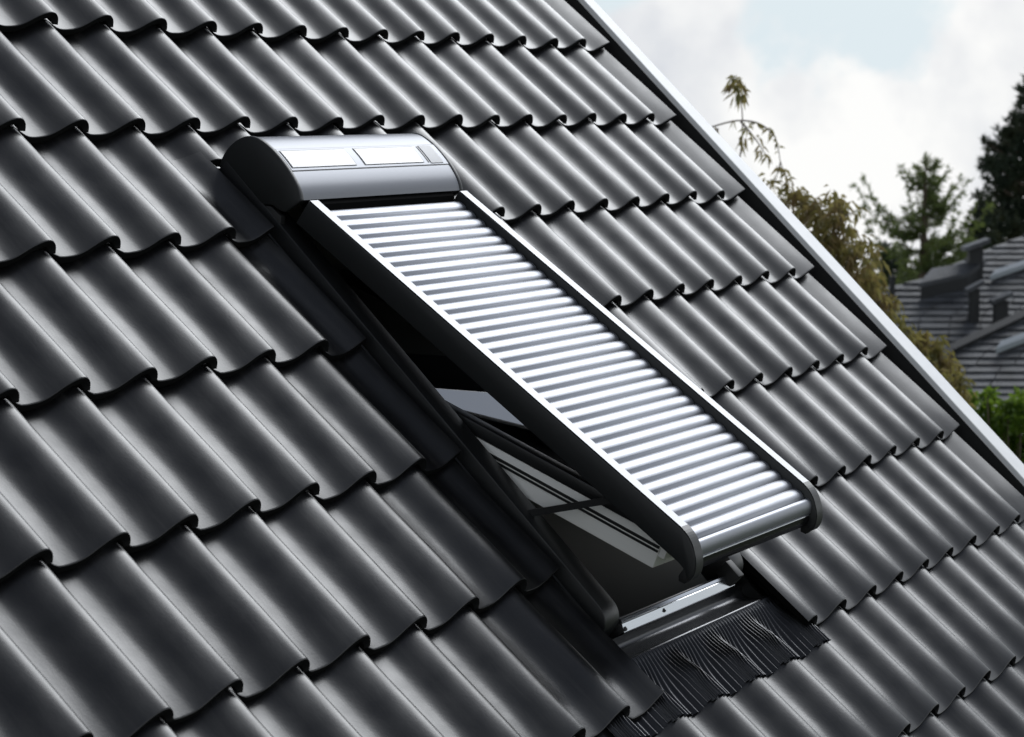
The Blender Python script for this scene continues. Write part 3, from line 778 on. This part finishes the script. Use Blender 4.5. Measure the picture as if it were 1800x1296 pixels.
twig([(1302, 214), (1318, 232), (1335, 255), (1348, 275)], [(.3, 8), (.5, 9), (.7, 10), (.85, 10), (1, 12)], sz=.75)
twig([(1262, 226), (1258, 240), (1262, 252)], [(.4, 8), (.8, 10), (1, 8)], sz=.9)
twig([(1312, 222), (1306, 236), (1303, 246)], [(.6, 7), (1, 9)], sz=.9)
twig([(1372, 285), (1368, 300), (1362, 322)], [(.3, 5), (.6, 7), (1, 9)], sz=.9)
blobs = [(1350, 330, 22, .5), (1390, 345, 26, .8), (1410, 365, 34, 1), (1440, 375, 36, 1), (1470, 352, 22, .9), (1480, 380, 30, 1), (1462, 410, 36, 1), (1492, 368, 14, .6), (1440, 430, 40, 1), (1490, 425, 30, .9), (1505, 455, 32, .9),
         (1528, 428, 18, .7), (1535, 455, 16, .7), (1470, 470, 45, 1), (1520, 490, 30, 1), (1540, 500, 22, .9), (1500, 520, 40, 1.2), (1545, 530, 28, 1.2), (1565, 525, 14, 1), (1560, 560, 22, 1.2), (1530, 560, 40, 1.2), (1572, 585, 16, 1),
         (1590, 590, 22, 1.2), (1612, 600, 24, 1.2), (1640, 608, 22, 1.2), (1600, 630, 40, 1.4), (1650, 635, 28, 1.4), (1672, 640, 20, 1.2), (1640, 670, 40, 1.4), (1682, 668, 18, 1.2), (1690, 695, 16, 1.2), (1670, 710, 34, 1.4),
         # hidden side of the crown
         (1400, 470, 60, .6), (1360, 560, 70, .5), (1440, 600, 80, .6), (1520, 680, 80, .6), (1600, 760, 80, .5), (1460, 760, 90, .3), (1340, 700, 80, .3)]
for x, y, r, dens in blobs:
    n = int(dens * r * r / 32)
    ctr = at(x, y, DP + random.uniform(-.1, .25)); rr = r * pxm
    P = [base + Vector((0, 0, -1.5)), ctr * .5 + base * .5 + Vector((0, 0, -.4)) + rnd(.05), ctr]
    P = [Vector(q) for q in spline([tuple(p) for p in P], 4)]
    wd.path(P, .012, .003, 4)
    for _ in range(n):
        while True:
            o = Vector((random.uniform(-1, 1), random.uniform(-1, 1), random.uniform(-1, 1)))
            if o.length <= 1: break
        p = ctr + o * rr
        if random.random() < .35: wd.path([ctr, p], .003, .0015, 3)
        tuft(p, random.randint(5, 9), .9)
tk = MB(); tk.path([Vector((base.x, base.y, -.2)), Vector((base.x + .08, base.y - .05, 1.2)), base + Vector((0, 0, -1.5))], .10, .05, 8)
lv.build('crown', M_PEACH, pt_root, PO); tk.build('trunk', M_BARK, pt_root, PO, 180); tag(wd.build('twigs', M_BARK, pt_root, PO, 180), kind='stuff')

# --- feathery spruce with upturned branch tips
def conifer(name, px, top_py, D, label, spread_px, m, low_py=560, nbranch=46, upturn=.75, seed=1, needle=.055, dense=1.0, arms=None):
    random.seed(seed)
    top = at(px, top_py, D); root, O = tree_root(name, top, label)
    pm = D / 4171.7; lv, wd = MB(), MB()
    H = top.z; zl = at(px, low_py, D).z
    tk = MB(); tk.path([Vector((top.x, top.y, -.2)), Vector((top.x, top.y, H * .5)), Vector((top.x, top.y, H - .05))], .16, .012, 7)
    ax = lambda z: Vector((top.x, top.y, z))
    def shoot(a, b, r, dens):
        """needled shoot from a to b"""
        L_ = (b - a).length; d = (b - a).normalized(); n = max(3, int(L_ / .016 * dens))
        for _ in range(n):
            t = random.random()
            p = a + (b - a) * t
            q = d * .7 + rnd(.55) + Vector((0, 0, .15))
            lv.leaf(p, q, .017 * needle / .055, needle * random.uniform(.7, 1.3))
    lst = []
    for k in range(nbranch):
        t = ((k + .5) / nbranch) ** .9
        z = H - .06 - t * (H - zl)
        ln = spread_px * pm * (.10 + .90 * t ** .8) * random.uniform(.65, 1.15)
        lst.append((z, random.uniform(0, 2 * pi), ln))
    for z, ang, ln in (arms or []): lst.append((at(px, z, D).z, ang, ln * pm))
    for z, ang, ln in lst:
        o = RH * cos(ang) + FH * sin(ang)
        P = []
        for i in range(7):
            s = i / 6
            P.append(ax(z) + o * ln * s + Vector((0, 0, ln * (-.22 * sin(pi * s * .8) + upturn * s ** 2.2 * .8))) + rnd(.008))
        wd.path(P, .014, .003, 4)
        side = o.cross(Vector((0, 0, 1)))
        for i in range(1, 7):
            a, b = P[i - 1], P[i]
            shoot(a, b + (b - a) * .2, 0, dense)
            for sg in (-1, 1):
                l2 = ln * .34 * (1.15 - i / 7) * random.uniform(.6, 1.2)
                e = b + (o * .6 + side * sg * .8 + Vector((0, 0, random.uniform(-.25, .35)))) * l2
                shoot(b, e, 0, dense)
                if l2 > .1:
                    c = b + (e - b) * .5; shoot(c, c + (o * .8 + side * sg * .2 + Vector((0, 0, -.2))) * l2 * .6, 0, dense * .8)
    shoot(ax(H - .25), ax(H + .03), 0, 1.4)
    lv.build('crown', m, root, O); tk.build('trunk', M_BARK, root, O, 180); tag(wd.build('branches', M_BARK, root, O, 180), kind='stuff')
conifer('spruce_tree', 1627, 276, 36, 'feathery light green spruce with upturned branch tips left of the chimney', 120, M_SPRUCE, 580, 70, .9, 5, .085, 1.15,
        arms=[(380, pi, 105), (400, pi * .97, 120), (330, pi, 42), (318, pi * .9, 40), (322, 0, 40), (352, .15, 62), (365, .1, 75), (405, pi * 1.04, 95), (430, 0, 110), (440, pi, 110), (420, .2, 95)])

def clumpy(name, px, D, label, blobs, m, n_per=1.0, size=.10, seed=3):
    """tree whose crown is many needle clumps; blobs are (px, py, radius px)"""
    random.seed(seed)
    pm = D / 4171.7; b0 = at(px, 600, D); root, O = tree_root(name, b0, label)
    lv, wd = MB(), MB()
    top = min(b[1] for b in blobs); tz = at(px, top + 15, D).z
    ax = lambda z: Vector((b0.x, b0.y, z))
    tk = MB(); tk.path([ax(-.2), ax(tz * .4), ax(tz)], .22, .03, 8)
    for x, y, r in blobs:
        c = at(x, y, D + random.uniform(-.5, .5)); R = r * pm
        st = ax(max(.3, c.z - .35 - R * .5))
        wd.path([st, (st + c) * .5 + Vector((0, 0, -.05)), c], .04, .012, 5)
        for _ in range(max(4, int(n_per * r * r / 14))):
            o = rnd(.5); 
            if o.length > 1: o.normalize()
            p = c + Vector((o.x, o.y, o.z * .8)) * R
            for _ in range(10):
                d = rnd(1) + o * .8 + Vector((0, 0, .4))
                lv.leaf(p, d, size * .28, size * random.uniform(.6, 1.3))
    lv.build('crown', m, root, O); tk.build('trunk', M_BARK, root, O, 180); tag(wd.build('branches', M_BARK, root, O, 180), kind='stuff')
pine = [(1800, 165, 14), (1808, 185, 22), (1795, 205, 16), (1812, 225, 26), (1782, 212, 12), (1770, 232, 18), (1762, 245, 10), (1798, 245, 22), (1752, 262, 16), (1740, 282, 14), (1735, 252, 9), (1775, 268, 22), (1800, 280, 26), (1748, 290, 20), (1730, 290, 9),
        (1765, 305, 24), (1790, 315, 26), (1745, 320, 16), (1755, 345, 20), (1785, 350, 28), (1765, 375, 24), (1795, 385, 28), (1770, 405, 26), (1795, 415, 26), (1750, 395, 18), (1738, 420, 20), (1765, 430, 24), (1740, 445, 20),
        (1840, 200, 30), (1850, 250, 36), (1850, 310, 38), (1850, 370, 40), (1840, 430, 36), (1880, 280, 36), (1885, 350, 40), (1845, 160, 24), (1820, 135, 16), (1890, 420, 40), (1790, 470, 30), (1840, 480, 36)]
clumpy('dark_pine_tree', 1815, 40, 'tall dark pine at the right edge behind the shingled house', pine, M_DARKC, 1.25, .13, 7)
low = [(1722, 345, 10), (1728, 362, 14), (1715, 372, 13), (1738, 380, 16), (1722, 395, 18), (1708, 400, 14), (1730, 418, 20), (1712, 425, 18), (1700, 440, 18), (1725, 445, 22), (1690, 460, 18), (1715, 470, 24), (1740, 475, 22), (1680, 480, 16)]
clumpy('dark_conifer', 1720, 38, 'low dark conifer between the light spruce and the tall pine', low, M_DARKC, 1.2, .12, 9)
back = [(1560, 440, 14), (1575, 455, 16), (1555, 465, 18), (1580, 480, 20), (1560, 495, 22), (1600, 490, 20), (1620, 485, 20), (1545, 515, 20), (1640, 480, 20), (1660, 478, 18), (1600, 515, 22), (1575, 520, 22), (1530, 500, 18), (1635, 505, 20), (1590, 455, 13)]
clumpy('dense_evergreen', 1590, 42, 'dense dark evergreen behind the foot of the light spruce', back, M_DARKC, 1.2, .13, 13)

# --- bright broadleaf shrub at the lower right
def shrub(name, D, label, blobs, m, seed):
    random.seed(seed)
    pm = D / 4171.7; b0 = at(1790, 780, D); root, O = tree_root(name, b0, label, 'shrub')
    lv, wd = MB(), MB()
    for x, y, r in blobs:
        c = at(x, y, D + random.uniform(-.15, .3)); R = r * pm
        wd.path([Vector((b0.x, b0.y, -.1)) + rnd(.05), Vector((b0.x, b0.y, c.z * .5)) * .6 + Vector((c.x, c.y, c.z * .5)) * .4, c], .02, .004, 5)
        for _ in range(int(r * r / 9)):
            o = rnd(.55)
            if o.length > 1: o.normalize()
            p = c + o * R
            for _ in range(5):
                lv.leaf(p + rnd(.006), rnd(.7) + o * .6 + Vector((0, 0, .35)), .028, .05 * random.uniform(.7, 1.3), droop=.15)
    lv.build('foliage', m, root, O); tag(wd.build('stems', M_BARK, root, O, 180), kind='stuff')
shrub('leafy_shrub', 15.5, 'bright green leafy shrub at the right edge below the shingled house',
      [(1708, 700, 10), (1700, 712, 12), (1735, 692, 9), (1742, 704, 12), (1722, 720, 18), (1750, 722, 16), (1772, 712, 14), (1790, 706, 16), (1765, 735, 24), (1795, 730, 26), (1735, 745, 22), (1780, 760, 30), (1760, 780, 30), (1800, 790, 34), (1740, 775, 24),
       (1830, 720, 30), (1850, 760, 36), (1840, 800, 40), (1780, 820, 40), (1720, 800, 30), (1880, 740, 34)], M_BUSH, 21)
